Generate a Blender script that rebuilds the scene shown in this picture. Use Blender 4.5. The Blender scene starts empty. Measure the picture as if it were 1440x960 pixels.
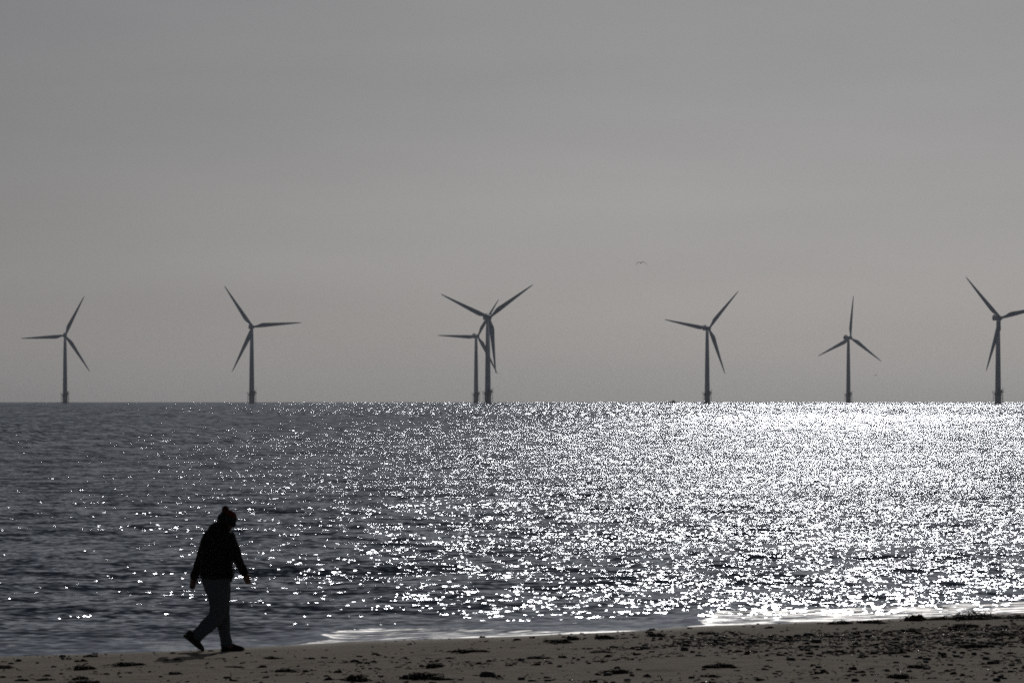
import bpy, bmesh, math, random
import numpy as np
from mathutils import Vector, Matrix

# ------------------------------------------------------------------ camera, sky, sun, exposure
F_PX = 4690.0            # focal length in pixels of the 1440 px wide photograph
EYE_V = 561.0            # row of the true eye level in the photograph
CAM_H = 3.05             # metres above still water
R_EARTH = 6.37e6 * 1.15  # with refraction
scene = bpy.context.scene
coll = scene.collection

cam = bpy.data.cameras.new("camera")
cam.sensor_fit = 'HORIZONTAL'; cam.sensor_width = 36.0
cam.lens = 36.0 * F_PX / 1440.0
cam.shift_y = (EYE_V - 480.0) / 1440.0
cam.clip_start = 0.5; cam.clip_end = 60000.0
cam_o = bpy.data.objects.new("camera", cam); coll.objects.link(cam_o)
cam_o.location = (0, 0, CAM_H); cam_o.rotation_euler = (math.radians(90), 0, 0)
scene.camera = cam_o

SUN_EL = math.radians(27.0)
SUN_AZ = math.radians(7.0)      # to the right of the view axis (+Y)
world = bpy.data.worlds.new("World"); scene.world = world
world.use_nodes = True
wn = world.node_tree; wn.nodes.clear()
w_out = wn.nodes.new('ShaderNodeOutputWorld')
w_bg = wn.nodes.new('ShaderNodeBackground'); w_bg.inputs['Strength'].default_value = 0.05
w_sky = wn.nodes.new('ShaderNodeTexSky'); w_sky.sky_type = 'NISHITA'
w_sky.sun_disc = False; w_sky.sun_elevation = SUN_EL; w_sky.sun_rotation = SUN_AZ
w_sky.air_density = 0.9; w_sky.dust_density = 1.5; w_sky.ozone_density = 1.0; w_sky.altitude = 0
w_hs = wn.nodes.new('ShaderNodeHueSaturation'); w_hs.inputs['Saturation'].default_value = 0.30
# thin even high cloud: soft long streaks over the whole sky
w_tc = wn.nodes.new('ShaderNodeTexCoord')
w_map = wn.nodes.new('ShaderNodeMapping'); w_map.inputs['Scale'].default_value = (2.2, 2.2, 14.0)
w_nz = wn.nodes.new('ShaderNodeTexNoise'); w_nz.inputs['Scale'].default_value = 1.6; w_nz.inputs['Detail'].default_value = 4.0
w_mr = wn.nodes.new('ShaderNodeMapRange')
w_mr.inputs['From Min'].default_value = 0.25; w_mr.inputs['From Max'].default_value = 0.75
w_mr.inputs['To Min'].default_value = 0.90; w_mr.inputs['To Max'].default_value = 1.10
w_mul = wn.nodes.new('ShaderNodeMix'); w_mul.data_type = 'RGBA'; w_mul.blend_type = 'MULTIPLY'; w_mul.inputs[0].default_value = 1.0
wl = wn.links.new
wl(w_tc.outputs['Generated'], w_map.inputs['Vector']); wl(w_map.outputs['Vector'], w_nz.inputs['Vector'])
wl(w_nz.outputs['Fac'], w_mr.inputs['Value'])
wl(w_sky.outputs['Color'], w_hs.inputs['Color'])
wl(w_hs.outputs['Color'], w_mul.inputs[6]); wl(w_mr.outputs['Result'], w_mul.inputs[7])
w_wb = wn.nodes.new('ShaderNodeMix'); w_wb.data_type = 'RGBA'; w_wb.blend_type = 'MULTIPLY'; w_wb.inputs[0].default_value = 1.0
w_wb.inputs[7].default_value = (0.958, 0.986, 1.058, 1)      # cool camera white balance
wl(w_mul.outputs[2], w_wb.inputs[6]); wl(w_wb.outputs[2], w_bg.inputs['Color']); wl(w_bg.outputs['Background'], w_out.inputs['Surface'])

sun = bpy.data.lights.new("sun", 'SUN'); sun.energy = 2.8; sun.angle = math.radians(0.6); sun.color = (1.0, 0.96, 0.91)
sun_o = bpy.data.objects.new("sun", sun); coll.objects.link(sun_o)
sd = Vector((math.sin(SUN_AZ) * math.cos(SUN_EL), math.cos(SUN_AZ) * math.cos(SUN_EL), math.sin(SUN_EL)))
sun_o.rotation_euler = sd.to_track_quat('Z', 'Y').to_euler(); sun_o.location = sd * 200

vs = scene.view_settings
vs.view_transform = 'Standard'; vs.look = 'None'; vs.exposure = -2.0; vs.gamma = 1.0; vs.use_curve_mapping = False
scene.cycles.use_denoising = False
scene.cycles.volume_bounces = 0
scene.cycles.max_bounces = 4
scene.cycles.sample_clamp_indirect = 2.0
scene.cycles.sample_clamp_direct = 160.0
scene.cycles.filter_width = 1.9

rng = np.random.default_rng(7)
random.seed(7)

# ------------------------------------------------------------------ helpers
def px_dir(u, v):
    return Vector(((u - 720.0) / F_PX, 1.0, (EYE_V - v) / F_PX))

def sea_z(x, y):
    return -(x * x + y * y) / (2 * R_EARTH)

# shoreline: straight line through two points of the waterline seen in the photograph
def water_pt(u, v):
    d = CAM_H * F_PX / (v - EYE_V)
    return np.array([(u - 720.0) / F_PX * d, d])
SH_A = water_pt(0, 927); SH_B = water_pt(1440, 864)
SH_T = (SH_B - SH_A) / np.linalg.norm(SH_B - SH_A)      # along the shore (to the right, away)
SH_N = np.array([SH_T[1], -SH_T[0]])                     # landward
def shore(x, y):
    """(landward distance from the mean waterline, distance along it)"""
    dx = x - SH_A[0]; dy = y - SH_A[1]
    return dx * SH_N[0] + dy * SH_N[1], dx * SH_T[0] + dy * SH_T[1]

def vnoise(x, y, seed=0):
    """smooth value noise on arrays, about -1..1"""
    x = np.asarray(x, float); y = np.asarray(y, float)
    xi = np.floor(x).astype(np.int64); yi = np.floor(y).astype(np.int64)
    fx = x - xi; fy = y - yi
    fx = fx * fx * fx * (fx * (fx * 6 - 15) + 10); fy = fy * fy * fy * (fy * (fy * 6 - 15) + 10)
    def h(a, b):
        n = (a * 374761393 + b * 668265263 + seed * 974634777) & 0x7fffffff
        n = ((n ^ (n >> 13)) * 1274126177) & 0x7fffffff
        n = n ^ (n >> 16)
        return (n & 0xffff) / 32767.5 - 1.0
    a = h(xi, yi); b = h(xi + 1, yi); c = h(xi, yi + 1); d = h(xi + 1, yi + 1)
    return (a * (1 - fx) + b * fx) * (1 - fy) + (c * (1 - fx) + d * fx) * fy

def ground_z(x, y):
    s, t = shore(np.asarray(x, float), np.asarray(y, float))
    s = s + 0.22 * vnoise(t / 2.6, 0 * t, 3) + 0.10 * vnoise(t / 0.9, 0 * t, 4) + 0.35 * vnoise(t / 7.0, 0 * t, 9)
    # steeper swash face at the edge, then a gentle beach; levels off far inland
    z = np.where(s > 0, 0.036 * np.minimum(s, 60) + 0.035 * (1 - np.exp(-np.maximum(s, 0) / 0.35)), 0.05 * np.maximum(s, -30))
    w = np.clip((s + 0.2) / 1.5, 0, 1)
    rel = 0.012 * vnoise(s / 0.9, t / 2.0, 11) + 0.007 * vnoise(s / 0.33, t / 0.6, 12) + (0.005 + 0.006 * np.clip((s - 2.5) / 2, 0, 1)) * vnoise(s / 0.13, t / 0.22, 13)
    rel = rel + 0.05 * vnoise(s / 4.0, t / 9.0, 14) * np.clip((s - 2.5) / 4, 0, 1)
    z = z + rel * w
    return z + np.where(np.hypot(x, y) > 200, sea_z(x, y), 0.0)

def gz(x, y):
    return float(ground_z(np.array([x]), np.array([y]))[0])

def px_ground(u, v):
    """point of the beach seen at a photograph pixel (marching along the ray)"""
    d = px_dir(u, v)
    ys = np.linspace(20, 60, 4001)
    xs = d.x * ys; zs = CAM_H + d.z * ys
    g = ground_z(xs, ys)
    k = np.argmax(zs < g)
    if zs[k] >= g[k]: k = len(ys) - 1
    return Vector((xs[k], ys[k], g[k]))

def grid_mesh(name, X, Y, Z):
    """mesh from 2-D arrays of coordinates (rows x cols)"""
    r, c = X.shape
    me = bpy.data.meshes.new(name)
    co = np.stack([X, Y, Z], -1).reshape(-1, 3)
    i = (np.arange(r - 1)[:, None] * c + np.arange(c - 1)[None, :]).reshape(-1)
    q = np.stack([i, i + 1, i + c + 1, i + c], 1).astype(np.int32)
    me.vertices.add(len(co)); me.vertices.foreach_set('co', co.astype(np.float32).ravel())
    me.loops.add(q.size); me.loops.foreach_set('vertex_index', q.ravel())
    me.polygons.add(len(q)); me.polygons.foreach_set('loop_start', np.arange(0, q.size, 4, dtype=np.int32))
    me.polygons.foreach_set('use_smooth', np.ones(len(q), dtype=bool))
    me.update(calc_edges=True); me.validate()
    return me

def np_mesh(name, verts, faces, smooth=False):
    me = bpy.data.meshes.new(name)
    me.from_pydata([tuple(v) for v in verts], [], [tuple(f) for f in faces])
    if smooth:
        me.polygons.foreach_set('use_smooth', np.ones(len(me.polygons), dtype=bool))
    me.update()
    return me

def obj(name, me, mat=None, parent=None, label=None, cat=None, group=None, kind=None):
    o = bpy.data.objects.new(name, me); coll.objects.link(o)
    if mat is not None and me is not None and not me.materials: me.materials.append(mat)
    if parent is not None: o.parent = parent
    if label: o['label'] = label
    if cat: o['category'] = cat
    if group: o['group'] = group
    if kind: o['kind'] = kind
    return o

class MB:
    """collects shapes into one mesh"""
    def __init__(s): s.v = []; s.f = []
    def add(s, v, f):
        o = len(s.v); s.v += [tuple(p) for p in v]; s.f += [tuple(i + o for i in q) for q in f]; return s
    def lathe(s, prof, n=24, cx=0, cy=0, cap=True):
        v = [(cx + r * math.cos(2 * math.pi * k / n), cy + r * math.sin(2 * math.pi * k / n), z) for r, z in prof for k in range(n)]
        f = [(j * n + k, j * n + (k + 1) % n, (j + 1) * n + (k + 1) % n, (j + 1) * n + k) for j in range(len(prof) - 1) for k in range(n)]
        if cap:
            f.append(tuple(range(n - 1, -1, -1))); f.append(tuple((len(prof) - 1) * n + k for k in range(n)))
        return s.add(v, f)
    def tube(s, pts, r, n=8, depth=None, up=(0, 1, 0), cap=True, power=2.0):
        """tube through pts; r in-plane half width(s), depth half width(s) along `up`"""
        pts = [Vector(p) for p in pts]; m = len(pts)
        rs = r if hasattr(r, '__len__') else [r] * m
        ds = rs if depth is None else (depth if hasattr(depth, '__len__') else [depth] * m)
        v = []
        for i, p in enumerate(pts):
            t = (pts[min(i + 1, m - 1)] - pts[max(i - 1, 0)]).normalized()
            u = Vector(up)
            if abs(t.dot(u)) > 0.95: u = Vector((0, 0, 1)) if abs(t.z) < 0.9 else Vector((1, 0, 0))
            b = (u - t * t.dot(u)).normalized(); a = t.cross(b)
            for k in range(n):
                c_, s_ = math.cos(2 * math.pi * k / n), math.sin(2 * math.pi * k / n)
                c_ = math.copysign(abs(c_) ** (2 / power), c_); s_ = math.copysign(abs(s_) ** (2 / power), s_)
                v.append(p + a * (rs[i] * c_) + b * (ds[i] * s_))
        f = [(j * n + k, j * n + (k + 1) % n, (j + 1) * n + (k + 1) % n, (j + 1) * n + k) for j in range(m - 1) for k in range(n)]
        if cap:
            f.append(tuple(range(n - 1, -1, -1))); f.append(tuple((m - 1) * n + k for k in range(n)))
        return s.add(v, f)
    def box(s, c, h, rot=None):
        v = []
        for x in (-1, 1):
            for y in (-1, 1):
                for z in (-1, 1):
                    p = Vector((x * h[0], y * h[1], z * h[2]))
                    if rot: p = rot @ p
                    v.append(p + Vector(c))
        return s.add(v, [(0, 1, 3, 2), (4, 6, 7, 5), (0, 4, 5, 1), (2, 3, 7, 6), (0, 2, 6, 4), (1, 5, 7, 3)])
    def ball(s, c, r, n=12, m=8, rot=None):
        r = r if hasattr(r, '__len__') else (r, r, r)
        v = [(0, 0, -1)]
        for j in range(1, m):
            a = -math.pi / 2 + math.pi * j / m
            for k in range(n):
                b = 2 * math.pi * k / n
                v.append((math.cos(a) * math.cos(b), math.cos(a) * math.sin(b), math.sin(a)))
        v.append((0, 0, 1)); top = len(v) - 1
        f = [(0, 1 + (k + 1) % n, 1 + k) for k in range(n)]
        for j in range(m - 2):
            f += [(1 + j * n + k, 1 + j * n + (k + 1) % n, 1 + (j + 1) * n + (k + 1) % n, 1 + (j + 1) * n + k) for k in range(n)]
        f += [(1 + (m - 2) * n + k, 1 + (m - 2) * n + (k + 1) % n, top) for k in range(n)]
        w = []
        for p in v:
            q = Vector((p[0] * r[0], p[1] * r[1], p[2] * r[2]))
            if rot: q = rot @ q
            w.append(q + Vector(c))
        return s.add(w, f)
    def mesh(s, name, smooth=False): return np_mesh(name, s.v, s.f, smooth)

def mat(name, build):
    m = bpy.data.materials.new(name); m.use_nodes = True
    nt = m.node_tree; nt.nodes.clear()
    out = nt.nodes.new('ShaderNodeOutputMaterial')
    build(nt, out); return m

def N(nt, t, **kw):
    n = nt.nodes.new(t)
    for k, v in kw.items():
        if k in n.inputs: n.inputs[k].default_value = v
        else: setattr(n, k, v)
    return n

def noisy(name, c1, c2, scale=8.0, rough=0.7, bump=0.0, bscale=60.0, metallic=0.0, detail=4.0, spec=0.5, coords='Object'):
    """plain painted / cloth / stone surface: two colours mixed by noise, fine relief"""
    def b(nt, out):
        L = nt.links.new
        tc = N(nt, 'ShaderNodeTexCoord')
        nz = N(nt, 'ShaderNodeTexNoise', Scale=scale, Detail=detail)
        rp = N(nt, 'ShaderNodeMix', data_type='RGBA')
        rp.inputs[6].default_value = (*c1, 1); rp.inputs[7].default_value = (*c2, 1)
        bs = N(nt, 'ShaderNodeBsdfPrincipled', Roughness=rough, Metallic=metallic)
        bs.inputs['Specular IOR Level'].default_value = spec
        L(tc.outputs[coords], nz.inputs['Vector']); L(nz.outputs['Fac'], rp.inputs[0]); L(rp.outputs[2], bs.inputs['Base Color'])
        if bump:
            n2 = N(nt, 'ShaderNodeTexNoise', Scale=bscale, Detail=5.0)
            bp = N(nt, 'ShaderNodeBump', Strength=bump, Distance=0.01)
            L(tc.outputs[coords], n2.inputs['Vector']); L(n2.outputs['Fac'], bp.inputs['Height']); L(bp.outputs['Normal'], bs.inputs['Normal'])
        L(bs.outputs['BSDF'], out.inputs['Surface'])
    return mat(name, b)

# ------------------------------------------------------------------ materials
def math_n(nt, op, a, b=None, c=None, clamp=False):
    n = nt.nodes.new('ShaderNodeMath'); n.operation = op; n.use_clamp = clamp
    for i, x in enumerate((a, b, c)):
        if x is None: continue
        if isinstance(x, (int, float)): n.inputs[i].default_value = x
        else: nt.links.new(x, n.inputs[i])
    return n.outputs[0]
def vmath(nt, op, a, b=None):
    n = nt.nodes.new('ShaderNodeVectorMath'); n.operation = op
    for i, x in enumerate((a, b)):
        if x is None: continue
        if isinstance(x, tuple): n.inputs[i].default_value = x
        elif isinstance(x, (int, float)): n.inputs['Scale'].default_value = x
        else: nt.links.new(x, n.inputs['Scale'] if (op == 'SCALE' and i == 1) else n.inputs[i])
    return n.outputs[0]

def build_sea(nt, out):
    L = nt.links.new
    geo = N(nt, 'ShaderNodeNewGeometry')
    ang = math.atan2(SH_T[1], SH_T[0])
    mp = N(nt, 'ShaderNodeMapping', vector_type='TEXTURE'); mp.inputs['Rotation'].default_value = (0, 0, ang * 0.55)
    L(geo.outputs['Position'], mp.inputs['Vector'])
    pos = mp.outputs['Vector']
    calm = N(nt, 'ShaderNodeAttribute', attribute_name='calm').outputs['Fac']
    foam_a = N(nt, 'ShaderNodeAttribute', attribute_name='foam').outputs['Fac']
    # wavelets near the shore; farther out only the long crests stand clear, drawn out into wind streaks
    ln_ = nt.nodes.new('ShaderNodeVectorMath'); ln_.operation = 'LENGTH'; L(geo.outputs['Position'], ln_.inputs[0]); dist = ln_.outputs['Value']
    def smooth(a, b, c0, c1):
        m_ = N(nt, 'ShaderNodeMapRange', interpolation_type='SMOOTHSTEP')
        for k_, v_ in (('From Min', a), ('From Max', b), ('To Min', c0), ('To Max', c1)): m_.inputs[k_].default_value = v_
        L(dist, m_.inputs['Value']); return m_.outputs['Result']
    near = smooth(90, 420, 1.0, 0.22)
    b1 = math_n(nt, 'MULTIPLY', smooth(110, 260, 0, 1), smooth(380, 800, 1, 0))
    b2 = math_n(nt, 'MULTIPLY', smooth(380, 800, 0, 1), smooth(1100, 2200, 1, 0))
    b3 = smooth(1100, 2200, 0, 1)
    total = None
    for lx, ly, amp, det, wgt in ((6.0, 4.0, 0.18, 1.0, near), (1.2, 0.95, 0.34, 1.0, near), (0.38, 0.34, 0.52, 1.0, near), (0.13, 0.12, 0.42, 0.0, near),
                                  (0.30, 6.0, 0.64, 1.0, b1), (0.62, 38.0, 0.76, 1.0, b2), (1.5, 220.0, 0.80, 1.0, b3)):
        sc_ = N(nt, 'ShaderNodeMapping'); sc_.inputs['Scale'].default_value = (1.0 / lx, 1.0 / ly, 0.5)
        L(pos if ly < 9 else geo.outputs['Position'], sc_.inputs['Vector'])
        nz = N(nt, 'ShaderNodeTexNoise', Scale=1.0, Detail=det, Roughness=0.5)
        L(sc_.outputs['Vector'], nz.inputs['Vector'])
        v = vmath(nt, 'SUBTRACT', nz.outputs['Color'], (0.5, 0.5, 0.5))
        v = vmath(nt, 'MULTIPLY', v, (amp * 2.05, amp * 2.0, 0.0))
        v = vmath(nt, 'SCALE', v, wgt)
        total = v if total is None else vmath(nt, 'ADD', total, v)
    # gust patches and calmer water close to the sand
    gs = N(nt, 'ShaderNodeMapping'); gs.inputs['Scale'].default_value = (0.055, 0.15, 0.05); L(pos, gs.inputs['Vector'])
    gn = N(nt, 'ShaderNodeTexNoise', Scale=1.0, Detail=3.0); L(gs.outputs['Vector'], gn.inputs['Vector'])
    gm = N(nt, 'ShaderNodeMapRange'); gm.inputs['From Min'].default_value = 0.3; gm.inputs['From Max'].default_value = 0.7
    gm.inputs['To Min'].default_value = 0.70; gm.inputs['To Max'].default_value = 1.15
    L(gn.outputs['Fac'], gm.inputs['Value'])
    total = vmath(nt, 'SCALE', total, math_n(nt, 'MULTIPLY', gm.outputs['Result'], calm))
    # wind waves running ashore lean over: their steep faces are turned to the beach
    total = vmath(nt, 'ADD', total, vmath(nt, 'SCALE', (0.02, -0.19, 0.0), calm))
    nrm = vmath(nt, 'NORMALIZE', vmath(nt, 'ADD', geo.outputs['Normal'], total))
    fr = N(nt, 'ShaderNodeFresnel', IOR=1.333); L(nrm, fr.inputs['Normal'])
    gl = N(nt, 'ShaderNodeBsdfGlossy', distribution='BECKMANN', Roughness=0.13); L(nrm, gl.inputs['Normal'])
    gl.inputs['Color'].default_value = (0.84, 0.89, 0.97, 1)
    df = N(nt, 'ShaderNodeBsdfDiffuse'); df.inputs['Color'].default_value = (0.030, 0.044, 0.066, 1)
    mx = N(nt, 'ShaderNodeMixShader'); L(fr.outputs['Fac'], mx.inputs[0]); L(df.outputs[0], mx.inputs[1]); L(gl.outputs[0], mx.inputs[2])
    # foam of the little breakers: lacy streaks along the shore
    fm = N(nt, 'ShaderNodeMapping', vector_type='TEXTURE'); fm.inputs['Rotation'].default_value = (0, 0, ang); L(geo.outputs['Position'], fm.inputs['Vector'])
    f2 = N(nt, 'ShaderNodeMapping'); f2.inputs['Scale'].default_value = (1.2, 6.5, 1.0); L(fm.outputs['Vector'], f2.inputs['Vector'])
    fn = N(nt, 'ShaderNodeTexNoise', Scale=1.0, Detail=7.0, Roughness=0.65, Distortion=0.6); L(f2.outputs['Vector'], fn.inputs['Vector'])
    fv = math_n(nt, 'ADD', fn.outputs['Fac'], math_n(nt, 'SUBTRACT', math_n(nt, 'MULTIPLY', foam_a, 0.62), 0.5))
    fr2 = N(nt, 'ShaderNodeMapRange'); fr2.inputs['From Min'].default_value = 0.505; fr2.inputs['From Max'].default_value = 0.585
    L(fv, fr2.inputs['Value'])
    # wet bubbles: white scatter under a rough shiny film
    fd = N(nt, 'ShaderNodeBsdfDiffuse'); fd.inputs['Color'].default_value = (0.85, 0.86, 0.87, 1)
    fg = N(nt, 'ShaderNodeBsdfGlossy', distribution='BECKMANN', Roughness=0.5); L(nrm, fg.inputs['Normal'])
    fb = N(nt, 'ShaderNodeMixShader'); fb.inputs[0].default_value = 0.40; L(fd.outputs[0], fb.inputs[1]); L(fg.outputs[0], fb.inputs[2])
    m2 = N(nt, 'ShaderNodeMixShader'); L(fr2.outputs['Result'], m2.inputs[0]); L(mx.outputs[0], m2.inputs[1]); L(fb.outputs[0], m2.inputs[2])
    L(m2.outputs[0], out.inputs['Surface'])
M_SEA = mat('sea_water', build_sea)

def build_sand(nt, out):
    L = nt.links.new
    geo = N(nt, 'ShaderNodeNewGeometry'); p = geo.outputs['Position']
    ang = math.atan2(SH_T[1], SH_T[0])
    fm = N(nt, 'ShaderNodeMapping', vector_type='TEXTURE'); fm.inputs['Rotation'].default_value = (0, 0, ang); L(p, fm.inputs['Vector'])
    st = N(nt, 'ShaderNodeMapping'); st.inputs['Scale'].default_value = (0.5, 2.2, 1.0); L(fm.outputs['Vector'], st.inputs['Vector'])
    n1 = N(nt, 'ShaderNodeTexNoise', Scale=1.0, Detail=6.0, Roughness=0.6); L(st.outputs['Vector'], n1.inputs['Vector'])
    n2 = N(nt, 'ShaderNodeTexNoise', Scale=38.0, Detail=5.0, Roughness=0.7); L(p, n2.inputs['Vector'])
    m1 = N(nt, 'ShaderNodeMix', data_type='RGBA'); m1.inputs[6].default_value = (0.38, 0.30, 0.215, 1); m1.inputs[7].default_value = (0.54, 0.44, 0.33, 1)
    L(n1.outputs['Fac'], m1.inputs[0])
    m2 = N(nt, 'ShaderNodeMix', data_type='RGBA', blend_type='MULTIPLY'); m2.inputs[0].default_value = 0.35
    L(m1.outputs[2], m2.inputs[6]); L(n2.outputs['Color'], m2.inputs[7])
    hs = N(nt, 'ShaderNodeHueSaturation', Saturation=0.75, Value=1.0); L(m2.outputs[2], hs.inputs['Color'])
    wet = N(nt, 'ShaderNodeAttribute', attribute_name='wet').outputs['Fac']
    m3 = N(nt, 'ShaderNodeMix', data_type='RGBA'); m3.inputs[7].default_value = (0.23, 0.188, 0.14, 1)
    L(math_n(nt, 'MULTIPLY', wet, 0.6), m3.inputs[0]); L(hs.outputs['Color'], m3.inputs[6])
    bs = N(nt, 'ShaderNodeBsdfPrincipled'); L(m3.outputs[2], bs.inputs['Base Color'])
    bs.inputs['Specular IOR Level'].default_value = 0.25
    L(math_n(nt, 'SUBTRACT', 0.95, math_n(nt, 'MULTIPLY', wet, 0.35)), bs.inputs['Roughness'])
    bp = N(nt, 'ShaderNodeBump', Strength=0.8, Distance=0.02); L(n2.outputs['Fac'], bp.inputs['Height']); L(bp.outputs['Normal'], bs.inputs['Normal'])
    L(bs.outputs['BSDF'], out.inputs['Surface'])
M_SAND = mat('damp_sand', build_sand)

M_TOWER = noisy('turbine_paint', (0.60, 0.64, 0.72), (0.68, 0.72, 0.80), 0.15, 0.5)
M_PILE = noisy('pile_paint', (0.56, 0.57, 0.60), (0.66, 0.67, 0.70), 0.4, 0.7)
M_STEEL = noisy('galvanised_steel', (0.40, 0.40, 0.42), (0.5, 0.5, 0.52), 0.8, 0.6)
M_DARK = noisy('dark_vent', (0.03, 0.03, 0.03), (0.05, 0.05, 0.05), 2.0, 0.8)
M_WEED = noisy('dried_seaweed', (0.012, 0.009, 0.006), (0.045, 0.030, 0.017), 14.0, 0.75, coords='Object', spec=0.3)
M_WEED2 = noisy('brown_seaweed', (0.022, 0.014, 0.008), (0.075, 0.045, 0.022), 12.0, 0.75, spec=0.3)
M_STONE = noisy('dark_stone', (0.018, 0.017, 0.016), (0.06, 0.055, 0.05), 20.0, 0.7, bump=0.4, bscale=80)
M_SHELL = noisy('shell', (0.25, 0.22, 0.19), (0.6, 0.56, 0.5), 30.0, 0.25)
M_JACKET = noisy('black_jacket_fabric', (0.008, 0.008, 0.009), (0.013, 0.013, 0.015), 18.0, 0.8, bump=0.3, bscale=160, spec=0.2)
M_TROUSER = noisy('slate_trouser_fabric', (0.072, 0.084, 0.104), (0.095, 0.108, 0.130), 16.0, 0.9, bump=0.3, bscale=220, spec=0.15)
M_SKIN = noisy('skin', (0.115, 0.062, 0.045), (0.145, 0.08, 0.056), 25.0, 0.55)
M_HAIR = noisy('hair', (0.03, 0.02, 0.012), (0.05, 0.032, 0.02), 60.0, 0.6)
M_SHOE = noisy('black_shoe', (0.008, 0.008, 0.008), (0.014, 0.014, 0.014), 30.0, 0.7, spec=0.3)
M_SOLE = noisy('shoe_sole', (0.012, 0.012, 0.013), (0.02, 0.02, 0.02), 30.0, 0.8)
M_KNIT = noisy('charcoal_knit', (0.016, 0.020, 0.022), (0.034, 0.040, 0.042), 60.0, 0.95, bump=0.6, bscale=260, spec=0.1)
M_RUST = noisy('rust_red_wool', (0.085, 0.022, 0.013), (0.14, 0.036, 0.021), 50.0, 0.95, bump=0.6, bscale=260, spec=0.1)
M_GULL = noisy('gull_plumage', (0.03, 0.03, 0.03), (0.06, 0.06, 0.06), 12.0, 0.9)
M_GULLD = noisy('dark_wing_feathers', (0.015, 0.015, 0.017), (0.03, 0.03, 0.03), 12.0, 0.9)
M_BOAT = noisy('boat_paint', (0.10, 0.11, 0.13), (0.14, 0.15, 0.17), 1.0, 0.5)
M_GLASS = noisy('dark_glass', (0.01, 0.012, 0.015), (0.015, 0.017, 0.02), 1.0, 0.1)

# ------------------------------------------------------------------ the beach (one sheet, runs on under the sea and inland)
def axis(fine0, fine1, step, lo, hi, grow=1.25):
    a = list(np.arange(fine0, fine1 + 1e-6, step))
    d = step
    while a[-1] < hi: d *= grow; a.append(a[-1] + d)
    d = step
    while a[0] > lo: d *= grow; a.insert(0, a[0] - d)
    return np.array(a)
gx = axis(-8.5, 11.0, 0.05, -9000, 9000); gy = axis(29.0, 51.0, 0.05, -2500, 9000)
GX, GY = np.meshgrid(gx, gy)
GZ = ground_z(GX, GY)
me = grid_mesh('beach', GX, GY, GZ)
S_, T_ = shore(GX, GY)
wet = np.clip(1.0 - (S_ + 0.35 * vnoise(T_ / 1.7, S_ * 0, 5)) / 1.5, 0, 1)
at = me.attributes.new('wet', 'FLOAT', 'POINT'); at.data.foreach_set('value', wet.astype(np.float32).ravel())
obj('beach', me, M_SAND, kind='structure')

# ------------------------------------------------------------------ the sea: waves on a curved earth
dr = [34.0]
while dr[-1] < 9500: dr.append(dr[-1] * 1.0040 if dr[-1] < 3000 else dr[-1] * 1.02)
dr = np.array(dr)
fa = np.linspace(-math.radians(12.5), math.radians(12.5), 470)
ea = math.radians(12.5) + (math.radians(80) - math.radians(12.5)) * np.linspace(0, 1, 40)[1:] ** 1.5
an = np.concatenate([-ea[::-1], fa, ea])
A, D = np.meshgrid(an, dr)
SX = np.sin(A) * D; SY = np.cos(A) * D
s_, t_ = shore(SX, SY)
off = np.maximum(-s_, 0.0)                 # metres seaward
Z = np.zeros_like(SX)
res = np.maximum(0.004 * D, 0.00095 * D)
wr = np.random.default_rng(21)
lams = np.geomspace(0.9, 22.0, 34)
shdir = math.atan2(-SH_N[1], -SH_N[0])     # seaward
env = 1.0 + 0.45 * vnoise(SX / 26, SY / 40, 31) + 0.25 * vnoise(SX / 9, SY / 12, 32)
for lam in lams:
    a_ = shdir + math.pi + wr.normal(0, 0.42)
    k = 2 * math.pi / lam
    amp = 0.0015 * lam ** 0.5
    ph = wr.uniform(0, 6.283)
    arg = k * (math.cos(a_) * SX + math.sin(a_) * SY) + ph + 0.6 * vnoise(SX / (lam * 4), SY / (lam * 4), int(lam * 10))
    att = np.clip((lam / res - 2.5) / 3.0, 0, 1)
    w = np.sin(arg)
    Z += amp * att * (w + 0.25 * np.cos(2 * arg))
Z *= env
Z *= np.clip(off / 9.0, 0.0, 1.0) ** 0.8 * 0.93 + 0.07
# two small spent breakers near the sand
def bump1(x, c, w0, w1): return np.where(x < c, np.exp(-((x - c) / w0) ** 2), np.exp(-((x - c) / w1) ** 2))
def tpos(u, v): return float(shore(*water_pt(u, v))[1])
wob = 0.35 * vnoise(t_ / 1.1, t_ * 0, 41) + 0.2 * vnoise(t_ / 0.4, off / 0.8, 42)
off_r = np.interp(t_, [tpos(930, 885), tpos(1000, 880), tpos(1090, 868), tpos(1440, 856), tpos(1900, 850)], [0.0, 0.9, 2.7, 2.5, 1.8])   # seaward reach of the right-hand wash
off_m = 2.5 * np.exp(-((t_ - tpos(585, 893)) / 1.7) ** 2)                                                          # and of the middle one
along_r = np.clip(off_r / 1.2, 0, 1); along_m = np.clip(off_m / 1.2, 0, 1)
along_l = np.exp(-((t_ - tpos(58, 922)) / 0.22) ** 2) + 0.8 * np.exp(-((t_ - tpos(190, 916)) / 0.3) ** 2)
Z += 0.05 * along_r * bump1(off + wob, off_r + 0.1, 0.5, 0.3) + 0.03 * along_m * bump1(off + wob, off_m, 0.4, 0.25) + 0.04 * along_l * bump1(off + wob * 0.3, 0.22, 0.1, 0.2)
Z += sea_z(SX, SY)
me = grid_mesh('sea', SX, SY, Z)
calm = (0.30 + 0.70 * np.clip((off - 0.5) / 6.5, 0, 1)) * np.clip(0.4 + off / 1.5, 0, 1)
def wash(reach):
    e = reach - (off + wob)
    return np.clip(e / 0.25, 0, 1) * (0.84 + 0.16 * np.clip(1 - e / 0.7, 0, 1))
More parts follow.
